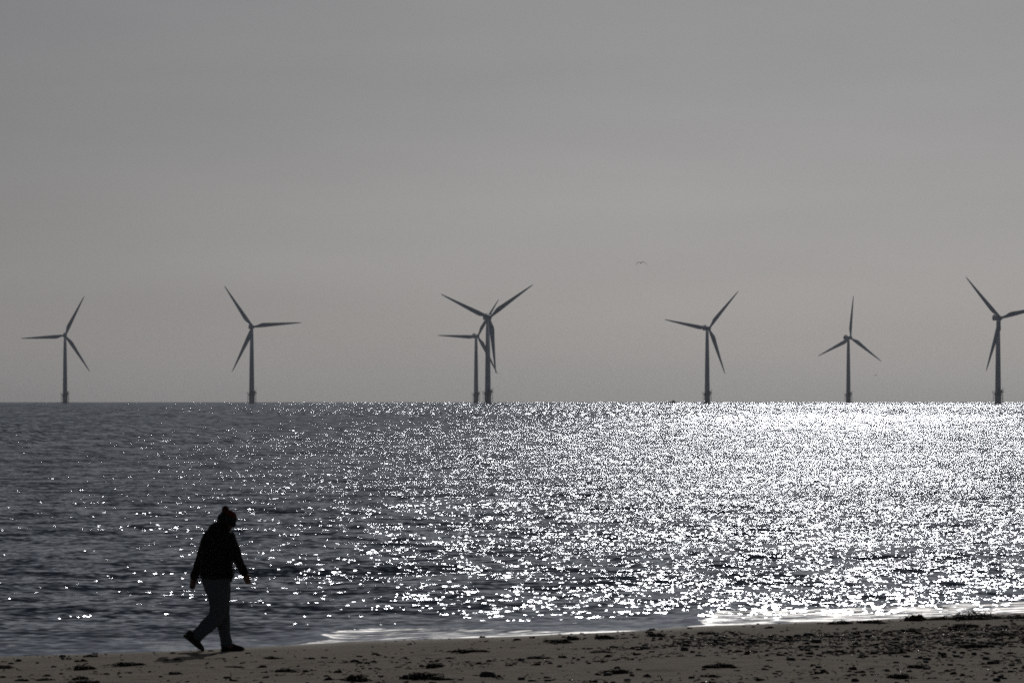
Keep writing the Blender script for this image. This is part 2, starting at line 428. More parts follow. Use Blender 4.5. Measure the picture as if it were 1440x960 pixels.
foam = np.maximum(wash(off_r), 0.97 * wash(off_m)) + 0.6 * along_l * np.clip(1 - off / 0.25, 0, 1) + 0.30 * np.clip(1 - off / 0.3, 0, 1) * np.clip((t_ - 4) / 3, 0, 1)
foam = np.clip(foam, 0, 1)
for nm, arr in (('calm', calm), ('foam', foam)):
    at = me.attributes.new(nm, 'FLOAT', 'POINT'); at.data.foreach_set('value', arr.astype(np.float32).ravel())
obj('sea', me, M_SEA, kind='structure')

# ------------------------------------------------------------------ wind turbines
HUB_H = 61.5; ROT_R = 40.0; PLAT_Z = 8.2
def turbine_meshes():
    P = {}
    P['transition_piece'] = MB().lathe([(2.32, -6), (2.32, 7.4), (2.4, 7.4), (2.4, 7.8), (2.2, 7.85)], 32).mesh('transition_piece')
    P['tower'] = MB().lathe([(2.12, 7.8), (2.12, 8.6), (2.05, 10.5), (1.92, 20), (1.72, 35), (1.45, 50), (1.22, 58.8), (1.22, 59.6)], 32).mesh('tower', True)
    P['door'] = MB().box((0.3, -2.13, 9.6), (0.45, 0.08, 1.05)).mesh('door')
    m = MB().lathe([(2.5, PLAT_Z - 0.25), (4.05, PLAT_Z - 0.25), (4.05, PLAT_Z), (2.5, PLAT_Z)], 28, cap=False)
    for k in range(8):
        a = math.pi * k / 4
        m.tube([(2.4 * math.cos(a), 2.4 * math.sin(a), 6.2), (3.9 * math.cos(a), 3.9 * math.sin(a), PLAT_Z - 0.25)], 0.11, 6)
    P['platform'] = m.mesh('platform')
    m = MB()
    for h in (0.6, 1.15):
        m.tube([(4.0 * math.cos(2 * math.pi * k / 28), 4.0 * math.sin(2 * math.pi * k / 28), PLAT_Z + h) for k in range(29)], 0.045, 5, up=(0, 0, 1))
    for k in range(14):
        a = 2 * math.pi * k / 14
        m.tube([(4.0 * math.cos(a), 4.0 * math.sin(a), PLAT_Z - 0.05), (4.0 * math.cos(a), 4.0 * math.sin(a), PLAT_Z + 1.15)], 0.045, 5)
    P['railing'] = m.mesh('railing')
    m = MB()                                        # davit crane
    m.tube([(3.3, -1.4, PLAT_Z), (3.3, -1.4, PLAT_Z + 2.3), (3.1, -1.4, PLAT_Z + 2.9)], 0.16, 8); m.tube([(3.1, -1.4, PLAT_Z + 2.8), (4.3, -2.0, PLAT_Z + 3.0)], 0.12, 6)
    P['davit'] = m.mesh('davit')
    P['service_cabinet'] = MB().box((2.5, -0.6, PLAT_Z + 1.0), (0.4, 0.6, 1.0)).mesh('service_cabinet')
    def landing(sgn, r):
        m = MB(); x = sgn * 3.35
        for yy in (-0.75, 0.75):
            m.tube([(sgn * 2.4, yy, 6.9), (x, yy, 6.3), (x, yy, -3)], r, 8)
            for z in (1.0, 4.0): m.tube([(sgn * 2.4, yy, z), (x, yy, z)], r * 0.8, 6)
        for z in np.arange(-1, 6.4, 0.6): m.tube([(x, -0.75, z), (x, 0.75, z)], 0.06, 5)
        return m.mesh('boat_landing')
    P['boat_landing'] = landing(1, 0.15); P['boat_landing_thin'] = landing(-1, 0.09)
    # nacelle, rotor axis along local -Y (towards the sea front); origin at tower axis, hub height
    m = MB(); pts = []; hw = []; hd = []
    for y, w, h in ((-2.6, 1.25, 1.35), (-2.3, 1.55, 1.65), (0, 1.75, 1.9), (3.5, 1.75, 1.9), (6.2, 1.65, 1.8), (6.9, 1.45, 1.55)):
        pts.append((0, y, 0.15)); hw.append(w); hd.append(h)
    m.tube(pts, hw, 24, depth=hd, up=(0, 0, 1), power=5.0)
    P['nacelle'] = m.mesh('nacelle')
    P['cooler_top'] = MB().box((0, 4.9, 2.35), (1.3, 0.7, 0.33)).mesh('cooler_top')
    P['wind_mast'] = MB().tube([(0.7, 6.2, 1.9), (0.7, 6.2, 3.6)], 0.07, 6).tube([(0.2, 6.2, 3.3), (1.2, 6.2, 3.3)], 0.06, 6).mesh('wind_mast')
    m = MB(); pts = []; hw = []
    for y, w in ((1.55, 1.2), (1.3, 1.5), (0, 1.65), (-1.0, 1.45), (-1.8, 1.0), (-2.2, 0.5), (-2.35, 0.1)):
        pts.append((0, y, 0)); hw.append(w)
    m.tube(pts, hw, 24, up=(0, 0, 1))
    P['hub'] = m.mesh('hub', True)
    # blade along local +Z; seen from the front (-Y) the trailing edge lies counter-clockwise
    v = []; f = []; n = 20
    st = [(1.0, 1.7, 1.7, 0), (2.4, 1.75, 1.7, 0), (4.5, 2.5, 1.2, 20), (7.5, 3.5, 0.85, 16), (9.5, 3.55, 0.72, 13), (14, 3.05, 0.5, 9), (20, 2.45, 0.36, 6), (27, 1.8, 0.25, 3), (34, 1.15, 0.15, 1), (38, 0.72, 0.09, 0), (39.5, 0.4, 0.05, 0), (40, 0.1, 0.02, 0)]
    for r, c, th, tw in st:
        blend = min(1, max(0, (r - 2.4) / 5.0))
        for k in range(n):
            a = 2 * math.pi * k / n
            cx = math.cos(a)
            xx = cx * c / 2; yy = math.sin(a) * th / 2 * (1 - blend * 0.55 * (1 - cx) / 2 * 1.5)
            x0 = xx - blend * c * 0.20          # leading edge on +x (clockwise side), trailing on -x
            t = math.radians(tw)
            v.append((x0 * math.cos(t) - yy * math.sin(t), x0 * math.sin(t) + yy * math.cos(t) - 0.0006 * r * r, r))
    for j in range(len(st) - 1):
        f += [(j * n + k, j * n + (k + 1) % n, (j + 1) * n + (k + 1) % n, (j + 1) * n + k) for k in range(n)]
    f.append(tuple(range(n - 1, -1, -1))); f.append(tuple((len(st) - 1) * n + k for k in range(n)))
    P['blade'] = np_mesh('blade', v, f, True)
    return P
PM = turbine_meshes()
# hub pixel, tower-foot column, distance (m), yaw (deg, hub towards the right), rotor phase (deg from +x, counter-clockwise)
TURB = [
    (93.0, 470.4, 91.5, 3033, 8, 64, "pale grey sea wind turbine at the far left, one blade pointing flat left"),
    (356.3, 460.3, 354.0, 2679, 14, 5, "pale grey sea wind turbine standing beyond the walking person, second from the left"),
    (689.7, 445.9, 686.0, 2373, 18, 36, "large dark sea wind turbine in the middle, standing in front of a smaller one"),
    (672.0, 472.0, 669.5, 3075, 22, 59, "smaller hazy sea wind turbine partly hidden behind the middle one"),
    (996.8, 462.0, 994.5, 2732, 18, 50, "pale grey sea wind turbine next to the small boat, third from the right"),
    (1196.0, 474.6, 1193.0, 3146, 24, 86, "smallest sea wind turbine on the right with one blade straight up"),
    (1408.2, 446.6, 1403.5, 2390, 16, 13, "large sea wind turbine cut by the right edge of the picture"),
]
for hu, hv, tu, d, yaw, ph, lab in TURB:
    x = (tu - 720) / F_PX * d; y = d
    root = obj('wind_turbine', None, label=lab, cat='wind turbine', group='wind turbines standing in the sea')
    root.location = (x, y, sea_z(x, y))
    ry = math.radians(yaw)
    obj('transition_piece', PM['transition_piece'], M_PILE, root)
    tw = obj('tower', PM['tower'], M_TOWER, root); obj('door', PM['door'], M_DARK, tw)
    pf = obj('platform', PM['platform'], M_STEEL, root)
    obj('railing', PM['railing'], M_STEEL, pf); obj('davit', PM['davit'], M_STEEL, pf); obj('service_cabinet', PM['service_cabinet'], M_STEEL, pf)
    obj('boat_landing', PM['boat_landing'], M_STEEL, root); obj('boat_landing', PM['boat_landing_thin'], M_STEEL, root)
    na = obj('nacelle', PM['nacelle'], M_TOWER, root); na.location = (0, 0, HUB_H); na.rotation_euler = (0, 0, ry)
    obj('cooler_top', PM['cooler_top'], M_TOWER, na); obj('wind_mast', PM['wind_mast'], M_STEEL, na)
    hb = obj('hub', PM['hub'], M_TOWER, root)
    hb.rotation_euler = (0, 0, ry)
    hb.location = Vector((0, 0, HUB_H)) + Matrix.Rotation(ry, 3, 'Z') @ Vector((0, -4.1, 0))
    for k in range(3):
        b = obj('blade', PM['blade'], M_TOWER, hb)
        # blade along +Z is 90 deg; angle theta needs a turn of 90-theta about +Y
        b.rotation_euler = (0, math.radians(90 - (ph + 120 * k)), 0)

# ------------------------------------------------------------------ small boat on the horizon
bd = 3300.0; bx = (946.5 - 720) / F_PX * bd
boat = obj('motor_boat', None, label="tiny dark motor boat with a wheelhouse on the horizon", cat='boat')
boat.location = (bx, bd, sea_z(bx, bd) + 0.25)
v = []; f = []
secs = [(-2.6, 0.75, 0.65), (-1, 0.95, 0.65), (0.5, 1.0, 0.65)]
hull_st = [(2.6, 0.9, 0.72), (0.5, 1.05, 0.72), (-1.8, 0.9, 0.82), (-3.4, 0.45, 1.0), (-4.3, 0.05, 1.15)]
for X_, w, h in hull_st:
    v += [(X_, -w, h), (X_, -w * 0.75, -0.3), (X_, 0, -0.6), (X_, w * 0.75, -0.3), (X_, w, h)]
for j in range(len(hull_st) - 1):
    f += [(j * 5 + k, j * 5 + k + 1, (j + 1) * 5 + k + 1, (j + 1) * 5 + k) for k in range(4)]
    f.append((j * 5, (j + 1) * 5, (j + 1) * 5 + 4, j * 5 + 4))
f += [(0, 1, 2, 3, 4)[::-1], tuple((len(hull_st) - 1) * 5 + k for k in range(5))]
obj('hull', np_mesh('hull', v, f), M_BOAT, boat)
m = MB()
m.add([(-1.5, -0.75, 0.72), (-0.8, -0.7, 2.35), (1.6, -0.7, 2.35), (1.9, -0.75, 0.72), (-1.5, 0.75, 0.72), (-0.8, 0.7, 2.35), (1.6, 0.7, 2.35), (1.9, 0.75, 0.72)],
      [(0, 1, 2, 3), (7, 6, 5, 4), (0, 4, 5, 1), (1, 5, 6, 2), (2, 6, 7, 3)])
wh = obj('wheelhouse', m.mesh('wheelhouse'), M_BOAT, boat)
obj('window', MB().box((0.4, -0.735, 1.75), (0.8, 0.03, 0.3)).mesh('window'), M_GLASS, wh)

# ------------------------------------------------------------------ gulls
def gull(u, v, dist, heading, bank, flap, label):
    d = px_dir(u, v); p = Vector((d.x * dist, dist, CAM_H + d.z * dist))
    g = obj('gull', None, label=label, cat='bird', group='gulls flying over the sea')
    g.location = p; g.rotation_euler = (bank, 0, heading) if False else (0, bank, heading)
    m = MB()
    m.tube([(0, 0.25, 0.0), (0, 0.21, 0.01), (0, 0.15, 0.01), (0, 0.03, 0), (0, -0.1, 0), (0, -0.2, 0.01), (0, -0.3, 0.02)], [0.012, 0.035, 0.045, 0.075, 0.07, 0.04, 0.02], 10, depth=[0.012, 0.035, 0.04, 0.07, 0.06, 0.03, 0.008], up=(0, 0, 1))
    body = obj('body', m.mesh('body', True), M_GULL, g)
    obj('beak', MB().tube([(0, 0.24, 0), (0, 0.29, -0.008)], [0.012, 0.003], 6, up=(0, 0, 1)).mesh('beak'), M_RUST, body)
    tv = [(-0.03, -0.26, 0.02), (0.03, -0.26, 0.02), (0.085, -0.42, 0.015), (-0.085, -0.42, 0.015)]
    tv += [(x, y, z - 0.012) for x, y, z in tv]
    obj('tail', np_mesh('tail', tv, [(0, 1, 2, 3), (7, 6, 5, 4), (0, 4, 5, 1), (1, 5, 6, 2), (2, 6, 7, 3), (3, 7, 4, 0)]), M_GULL, body)
    for s in (-1, 1):
        st = [(0.04, 0.10, -0.10, 0.03), (0.20, 0.14, -0.08, 0.03 + flap * 0.09), (0.36, 0.13, -0.06, 0.02 + flap * 0.10), (0.52, 0.06, -0.08, -0.03 + flap * 0.02), (0.64, -0.03, -0.12, -0.10 - flap * 0.06), (0.70, -0.12, -0.15, -0.145 - flap * 0.1)]
        vv = []
        for x, le, te, z in st:
            vv += [(s * x, le, z + 0.004), (s * x, (le + te) / 2, z + 0.03), (s * x, te, z - 0.006), (s * x, (le + te) / 2, z - 0.02)]
        ff = []
        for j in range(len(st) - 1):
            for k in range(4):
                q = (j * 4 + k, j * 4 + (k + 1) % 4, (j + 1) * 4 + (k + 1) % 4, (j + 1) * 4 + k)
                ff.append(q if s > 0 else q[::-1])
        ff += [(0, 1, 2, 3), tuple(len(vv) - 4 + k for k in (3, 2, 1, 0))]
        obj('wing', np_mesh('wing', vv, ff, True), M_GULLD, g)
    return g
gull(901.3, 369.8, 410, math.radians(12), math.radians(-4), 1.0, "dark gull with arched wings gliding high above the middle of the sea")
gull(1231.8, 527.3, 1050, math.radians(60), math.radians(-10), 0.2, "tiny far gull flying low near the rightmost complete turbine")

# ------------------------------------------------------------------ the walking person
FEET = px_ground(306.25, 916.3)
PD = FEET.y
K = PD / F_PX / 4.0                       # metres per quarter pixel of the traced figure
def pz(px, py, y=0.0): return Vector(((px - 345) * K, y, (905 - py) * K))
def smooth_union(name, mb, voxel, smooth=6, noise=None):
    """join the pieces into one continuous surface"""
    tmp = bpy.data.objects.new(name + '_build', mb.mesh(name + '_raw')); coll.objects.link(tmp)
    r = tmp.modifiers.new('r', 'REMESH'); r.mode = 'VOXEL'; r.voxel_size = voxel
    sm = tmp.modifiers.new('s', 'SMOOTH'); sm.factor = 0.5; sm.iterations = smooth
    dg = bpy.context.evaluated_depsgraph_get()
    me = bpy.data.meshes.new_from_object(tmp.evaluated_get(dg)); me.name = name
    bpy.data.objects.remove(tmp)
    n = len(me.vertices)
    if noise is not None:
        co = np.empty(n * 3, np.float32); me.vertices.foreach_get('co', co)
        no = np.empty(n * 3, np.float32); me.vertices.foreach_get('normal', no)
        co = co.reshape(-1, 3); no = no.reshape(-1, 3)
        co = co + no * noise(co)[:, None]
        me.vertices.foreach_set('co', co.astype(np.float32).ravel())
    me.polygons.foreach_set('use_smooth', np.ones(len(me.polygons), dtype=bool)); me.update()
    return me
def chain(mb, pts, n=20, power=2.2):
    """pts: (px, py, depth y, half width px, half depth m)"""
    mb.tube([pz(a, b, y) for a, b, y, w, dd in pts], [w * K for a, b, y, w, dd in pts], n, depth=[dd for a, b, y, w, dd in pts], up=(0, 1, 0), power=power)
def folds(sx, sz, amp, seed):
    def f(co):
        return amp * (vnoise(co[:, 0] / sx + co[:, 1] / sx * 0.6, co[:, 2] / sz + co[:, 1] / sx * 0.8, seed) + 0.5 * vnoise(co[:, 0] / sx * 2.3, co[:, 2] / sz * 2.1 + co[:, 1] / sx, seed + 1))
    return f
person = obj('person', None, label="person in black jacket, slate trousers and bobble hat walking along the waterline, head bowed", cat='person')
person.location = (FEET.x, FEET.y, FEET.z)

YR, YL = -0.09, 0.09          # his right side is the nearer one
# body: head, neck, trunk, arms with hands, legs: one surface
b = MB()
chain(b, [(338, 520, 0, 60, 0.14), (338, 440, 0, 62, 0.14), (344, 360, 0, 62, 0.14), (352, 280, 0, 64, 0.17), (356, 240, 0, 55, 0.16), (366, 215, 0, 30, 0.08), (380, 195, 0, 25, 0.055), (392, 175, 0, 25, 0.055)])
hr = Matrix.Rotation(math.radians(28), 3, 'Y')
hc = pz(397, 163)
b.ball(hc, (0.094, 0.076, 0.108), 20, 14, rot=hr)
def hp(x, y, z): return hc + hr @ Vector((x, y, z))
b.ball(hp(0.045, 0, -0.055), (0.055, 0.055, 0.062), 16, 10, rot=hr)                       # jaw
b.tube([hp(0.088, 0, 0.015), hp(0.100, 0, -0.012), hp(0.116, 0, -0.030), hp(0.095, 0, -0.040)], [0.008, 0.011, 0.013, 0.010], 8)   # nose
for s in (-1, 1):
    b.ball(hp(0.080, s * 0.032, 0.012), (0.013, 0.015, 0.011), 8, 6, rot=hr)             # brow / eye
    b.ball(hp(0.0, s * 0.078, -0.012), (0.020, 0.010, 0.031), 10, 8, rot=hr)             # ear
b.ball(hp(0.090, 0, -0.066), (0.011, 0.024, 0.006), 10, 6, rot=hr)                        # lips
b.ball(hp(0.088, 0, -0.078), (0.010, 0.020, 0.006), 10, 6, rot=hr)
b.ball(hp(0.078, 0, -0.100), (0.018, 0.022, 0.016), 10, 6, rot=hr)                        # chin
def arm_hand(pts, palm_dir, y0, curl, thumb_y, thumb_x):
    chain(b, pts, 14)
    w = pz(*pts[-1][:2], pts[-1][2]); dvec = Vector(palm_dir).normalized(); side = Vector((dvec.z, 0, -dvec.x))   # side: forwards in the walking plane
    side = Vector((-dvec.z, 0, dvec.x)) if side.x < 0 else side
    palm_end = w + dvec * 0.085
    b.tube([w, w + dvec * 0.03, w + dvec * 0.065, palm_end], [0.024, 0.034, 0.040, 0.037], 12, depth=[0.018, 0.016, 0.015, 0.013])
    for i, (o, l) in enumerate(((0.028, 0.066), (0.010, 0.076), (-0.009, 0.070), (-0.026, 0.055))):
        p0 = palm_end + side * o - dvec * 0.012
        c1 = dvec + side * -0.0 + Vector((0, thumb_y * 0.35, 0)) * curl; c1.normalize()
        c2 = dvec + Vector((0, thumb_y * 1.1, 0)) * curl + side * -0.25; c2.normalize()
        p1 = p0 + c1 * l * 0.5; p2 = p1 + c2 * l * 0.32; p3 = p2 + (c2 + Vector((0, thumb_y * 0.6, 0)) * curl).normalized() * l * 0.26
        b.tube([p0, p1, p2, p3], [0.0095, 0.0088, 0.0080, 0.0062], 8)
    t0 = w + dvec * 0.022 + side * 0.026
    t1 = t0 + (dvec * 0.7 + side * 0.8 + Vector((0, thumb_y * 0.3, 0))).normalized() * 0.036
    t2 = t1 + (dvec + side * 0.25 + Vector((0, thumb_y * 0.3, 0))).normalized() * 0.028
    b.tube([t0, t1, t2], [0.012, 0.0105, 0.008], 8)
arm_hand([(300, 262, 0.14, 22, 0.05), (258, 340, 0.18, 19, 0.04), (236, 405, 0.2, 17, 0.035), (208, 470, 0.2, 13, 0.028), (200, 492, 0.2, 12, 0.024)], (-0.12, 0, -1), 0.2, 0.8, -1, 1)
arm_hand([(425, 262, -0.14, 20, 0.05), (446, 322, -0.19, 18, 0.04), (464, 374, -0.2, 16, 0.035), (493, 440, -0.2, 12, 0.028), (503, 462, -0.2, 11, 0.024)], (0.38, 0, -0.9), -0.2, 1.25, 1, 1)
chain(b, [(330, 510, YR, 46, 0.085), (340, 600, YR, 36, 0.07), (348, 690, YR, 28, 0.055), (300, 742, YR, 25, 0.05), (252, 788, YR, 17, 0.04), (232, 812, YR, 16, 0.04), (240, 850, YR, 15, 0.04)], 16)
chain(b, [(352, 510, YL, 46, 0.085), (360, 600, YL, 36, 0.07), (368, 690, YL, 27, 0.055), (376, 760, YL, 24, 0.05), (386, 830, YL, 16, 0.04), (390, 868, YL, 16, 0.04), (420, 885, YL, 14, 0.04)], 16)
obj('body', smooth_union('body', b, 0.0055, 3), M_SKIN, person)
# hair showing under the hat at the nape
b = MB(); b.ball(hp(-0.045, 0, -0.045), (0.060, 0.072, 0.060), 16, 10, rot=hr)
obj('hair', smooth_union('hair', b, 0.008, 3, folds(0.02, 0.05, 0.004, 3)), M_HAIR, person)

# jacket
b = MB()
chain(b, [(339, 490, 0, 94, 0.18), (339, 470, 0, 97, 0.19), (339, 430, 0, 96, 0.19), (341, 380, 0, 93, 0.19), (347, 320, 0, 98, 0.20), (353, 275, 0, 98, 0.20), (355, 248, 0, 91, 0.19), (356, 226, 0, 72, 0.16), (360, 208, 0, 56, 0.11), (368, 196, 0, 42, 0.085)], 28, 2.4)
chain(b, [(296, 250, 0.13, 34, 0.08), (272, 290, 0.165, 33, 0.075), (254, 345, 0.19, 30, 0.068), (236, 400, 0.205, 28, 0.062), (219, 450, 0.205, 26, 0.055), (204, 482, 0.205, 25, 0.048), (198, 497, 0.205, 23, 0.045)], 16)
chain(b, [(415, 248, -0.13, 34, 0.08), (430, 285, -0.165, 31, 0.075), (446, 320, -0.19, 31, 0.068), (461, 366, -0.205, 29, 0.062), (482, 415, -0.205, 26, 0.055), (498, 451, -0.205, 23, 0.048), (505, 467, -0.205, 21, 0.045)], 16)
# hood lying on the shoulders and collar
b.tube([pz(400, 205, -0.07), pz(365, 197, -0.10), pz(330, 206, -0.07), pz(318, 210, 0), pz(330, 206, 0.07), pz(365, 197, 0.10), pz(400, 205, 0.07)], [0.030, 0.036, 0.042, 0.046, 0.042, 0.036, 0.030], 14, up=(0, 0, 1))
b.ball(pz(318, 225), (0.065, 0.10, 0.05), 16, 10)
b.tube([pz(426, 430, -0.12), pz(429, 470, -0.13), pz(425, 512, -0.13)], [0.016, 0.014, 0.008], 10, depth=[0.03, 0.03, 0.02])   # loose front flap
jk = obj('jacket', smooth_union('jacket', b, 0.0085, 4, folds(0.11, 0.055, 0.007, 51)), M_JACKET, person)
# cuffs and hem band
b = MB(); b.tube([pz(201, 489, 0.205), pz(196, 503, 0.205)], [0.040, 0.038], 16, depth=[0.048, 0.045])
obj('cuff', b.mesh('cuff', True), M_JACKET, jk)
b = MB(); b.tube([pz(500, 457, -0.205), pz(507, 470, -0.205)], [0.038, 0.036], 16, depth=[0.048, 0.045])
obj('cuff', b.mesh('cuff', True), M_JACKET, jk)
# trousers
b = MB()
chain(b, [(338, 455, 0, 80, 0.165), (337, 490, 0, 87, 0.17), (341, 520, 0, 79, 0.17), (347, 555, 0, 68, 0.165)], 24, 2.4)
chain(b, [(334, 500, -0.075, 74, 0.10), (342, 545, YR, 69, 0.10), (350, 590, YR, 57, 0.09), (353, 640, YR, 51, 0.082), (350, 682, YR, 49, 0.076), (336, 712, YR, 47, 0.072), (306, 741, YR, 43, 0.068), (270, 775, YR, 40, 0.064), (242, 804, YR, 37, 0.060), (230, 818, YR, 36, 0.058), (224, 826, YR, 34, 0.056)], 20)
chain(b, [(345, 500, 0.075, 70, 0.10), (352, 545, YL, 65, 0.10), (357, 590, YL, 55, 0.09), (362, 640, YL, 48, 0.082), (367, 690, YL, 42, 0.076), (372, 745, YL, 38, 0.072), (380, 800, YL, 34, 0.066), (387, 840, YL, 33, 0.062), (390, 872, YL, 35, 0.062)], 20)
obj('trousers', smooth_union('trousers', b, 0.0085, 3, folds(0.07, 0.045, 0.005, 71)), M_TROUSER, person)
# shoes: profile lofted across, toe towards +x in the shoe's own frame
def shoe(parent, origin, pitch, yaw, length):
    sc_ = length / 0.285
    R_ = Matrix.Rotation(math.radians(yaw), 3, 'Z') @ Matrix.Rotation(math.radians(pitch), 3, 'Y')
    def q(x, y, z): return Vector(origin) + R_ @ Vector((x * sc_, y, z))
    up = MB()
    for (x, w, z0, z1) in ():
        pass
    prof = [(-0.058, 0.030, 0.090), (-0.048, 0.040, 0.112), (0.0, 0.042, 0.118), (0.04, 0.044, 0.112), (0.09, 0.047, 0.094), (0.14, 0.049, 0.078), (0.185, 0.045, 0.066), (0.215, 0.034, 0.054), (0.230, 0.014, 0.036)]
    v = []; f = []; n = 14
    for x, w, h in prof:
        for k in range(n):
            a = math.pi * k / (n - 1)
            v.append(q(x, w * math.cos(a) * (1 - 0.12 * math.sin(a)), 0.018 + (h - 0.018) * abs(math.sin(a)) ** 0.75))
    for j in range(len(prof) - 1):
        f += [(j * n + k, j * n + k + 1, (j + 1) * n + k + 1, (j + 1) * n + k) for k in range(n - 1)]
        f.append((j * n + n - 1, j * n, (j + 1) * n, (j + 1) * n + n - 1))
    f += [tuple(range(n)), tuple((len(prof) - 1) * n + k for k in range(n - 1, -1, -1))]
    s_o = obj('shoe', np_mesh('shoe', v, f, True), M_SHOE, parent)
    so = MB()
    so_prof = [(-0.064, 0.022, 0.004), (-0.055, 0.036, 0), (0, 0.040, 0), (0.08, 0.042, 0), (0.15, 0.050, 0.0), (0.195, 0.044, 0.005), (0.225, 0.028, 0.012), (0.236, 0.010, 0.018)]
    v = []; f = []
    for x, w, z in so_prof: v += [q(x, -w, z), q(x, w, z), q(x, w, 0.026 + z * 0.6), q(x, -w, 0.026 + z * 0.6)]
    for j in range(len(so_prof) - 1): f += [(j * 4 + k, j * 4 + (k + 1) % 4, (j + 1) * 4 + (k + 1) % 4, (j + 1) * 4 + k) for k in range(4)]
    f += [(3, 2, 1, 0), tuple((len(so_prof) - 1) * 4 + k for k in range(4))]
    obj('sole', np_mesh('sole', v, f), M_SOLE, s_o)
    lc = MB()
    for i, x in enumerate((0.045, 0.065, 0.085, 0.105)):
        h = 0.114 - i * 0.0085
        lc.tube([q(x, -0.022, h - 0.008), q(x + 0.004, 0, h + 0.003), q(x, 0.022, h - 0.008)], 0.0035, 6)
    lc.tube([q(0.04, 0.0, 0.114), q(0.03, 0.022, 0.130), q(0.055, 0.03, 0.112)], 0.003, 6); lc.tube([q(0.04, 0.0, 0.114), q(0.03, -0.022, 0.130), q(0.055, -0.03, 0.112)], 0.003, 6)
    obj('lace', lc.mesh('lace'), M_SHOE, s_o)
def wz(px, y): return gz(FEET.x + (px - 345) * K, FEET.y + y) - FEET.z     # ground height under a point of the figure
shoe(person, (pz(388, 903).x, YL, wz(400, YL) - 0.003), 0, 18, 0.27)
# rear shoe: toe on the sand, heel lifted
pit = 40.0
toe = Vector((pz(262, 903).x, YR, wz(262, YR) + 0.004))
L_ = 0.29
Rr = Matrix.Rotation(math.radians(14), 3, 'Z') @ Matrix.Rotation(math.radians(pit), 3, 'Y')
org = toe - Rr @ Vector((0.225 * L_ / 0.285, 0, 0.005))
shoe(person, org, pit, 14, L_)
# bobble hat
b = MB()
for ang_ in (0,):
    prof = [(0.104, -0.030), (0.106, 0.0), (0.105, 0.03), (0.097, 0.065), (0.077, 0.095), (0.048, 0.115), (0.0, 0.122)]
hv = []; hf = []; n = 36
for j, (r, z) in enumerate(prof):
    for k in range(n):
        a = 2 * math.pi * k / n
        rib = 1 + 0.018 * math.cos(18 * a) * (1 if j < 5 else 0)
        hv.append(hp(r * math.cos(a) * rib, r * 0.86 * math.sin(a) * rib, z))
for j in range(len(prof) - 1):
    hf += [(j * n + k, j * n + (k + 1) % n, (j + 1) * n + (k + 1) % n, (j + 1) * n + k) for k in range(n)]
hat = obj('bobble_hat', np_mesh('bobble_hat', hv, hf, True), M_KNIT, person)
hv = []; hf = []
prof = [(0.102, -0.032), (0.112, -0.034), (0.116, -0.015), (0.115, 0.014), (0.106, 0.022)]
for r, z in prof:
    for k in range(72):
        a = 2 * math.pi * k / 72; rib = 1 + 0.012 * math.cos(36 * a)
        hv.append(hp(r * math.cos(a) * rib, r * 0.86 * math.sin(a) * rib, z))
for j in range(len(prof) - 1):
    hf += [(j * 72 + k, j * 72 + (k + 1) % 72, (j + 1) * 72 + (k + 1) % 72, (j + 1) * 72 + k) for k in range(72)]
obj('hat_brim', np_mesh('hat_brim', hv, hf, True), M_KNIT, hat)
hv = []; hf = []
prof = [(0.0995, 0.064), (0.080, 0.096), (0.050, 0.118), (0.0, 0.125)]
for r, z in prof:
    for k in range(n):
        a = 2 * math.pi * k / n; hv.append(hp(r * math.cos(a), r * 0.86 * math.sin(a), z))
for j in range(len(prof) - 1):
    hf += [(j * n + k, j * n + (k + 1) % n, (j + 1) * n + (k + 1) % n, (j + 1) * n + k) for k in range(n)]
obj('hat_crown', np_mesh('hat_crown', hv, hf, True), M_RUST, hat)
pc = pz(388, 103)
pr = np.random.default_rng(5); v = []; f = []
for k in range(900):
    d_ = pr.normal(size=3); d_ /= np.linalg.norm(d_); d_ = Vector(d_)
    t_v = d_.orthogonal().normalized(); t_v = Matrix.Rotation(pr.uniform(0, 6.28), 3, d_) @ t_v
    l = 0.043 * pr.uniform(0.8, 1.08); o = len(v)
    v += [pc + d_ * 0.01 + t_v * 0.004, pc + d_ * 0.01 - t_v * 0.004, pc + d_ * l - t_v * 0.0025, pc + d_ * l + t_v * 0.0025]
    f.append((o, o + 1, o + 2, o + 3))
mbp = MB(); mbp.ball(pc, 0.036, 16, 10); mbp.add(v, f)
obj('pompom', mbp.mesh('pompom'), M_RUST, hat)

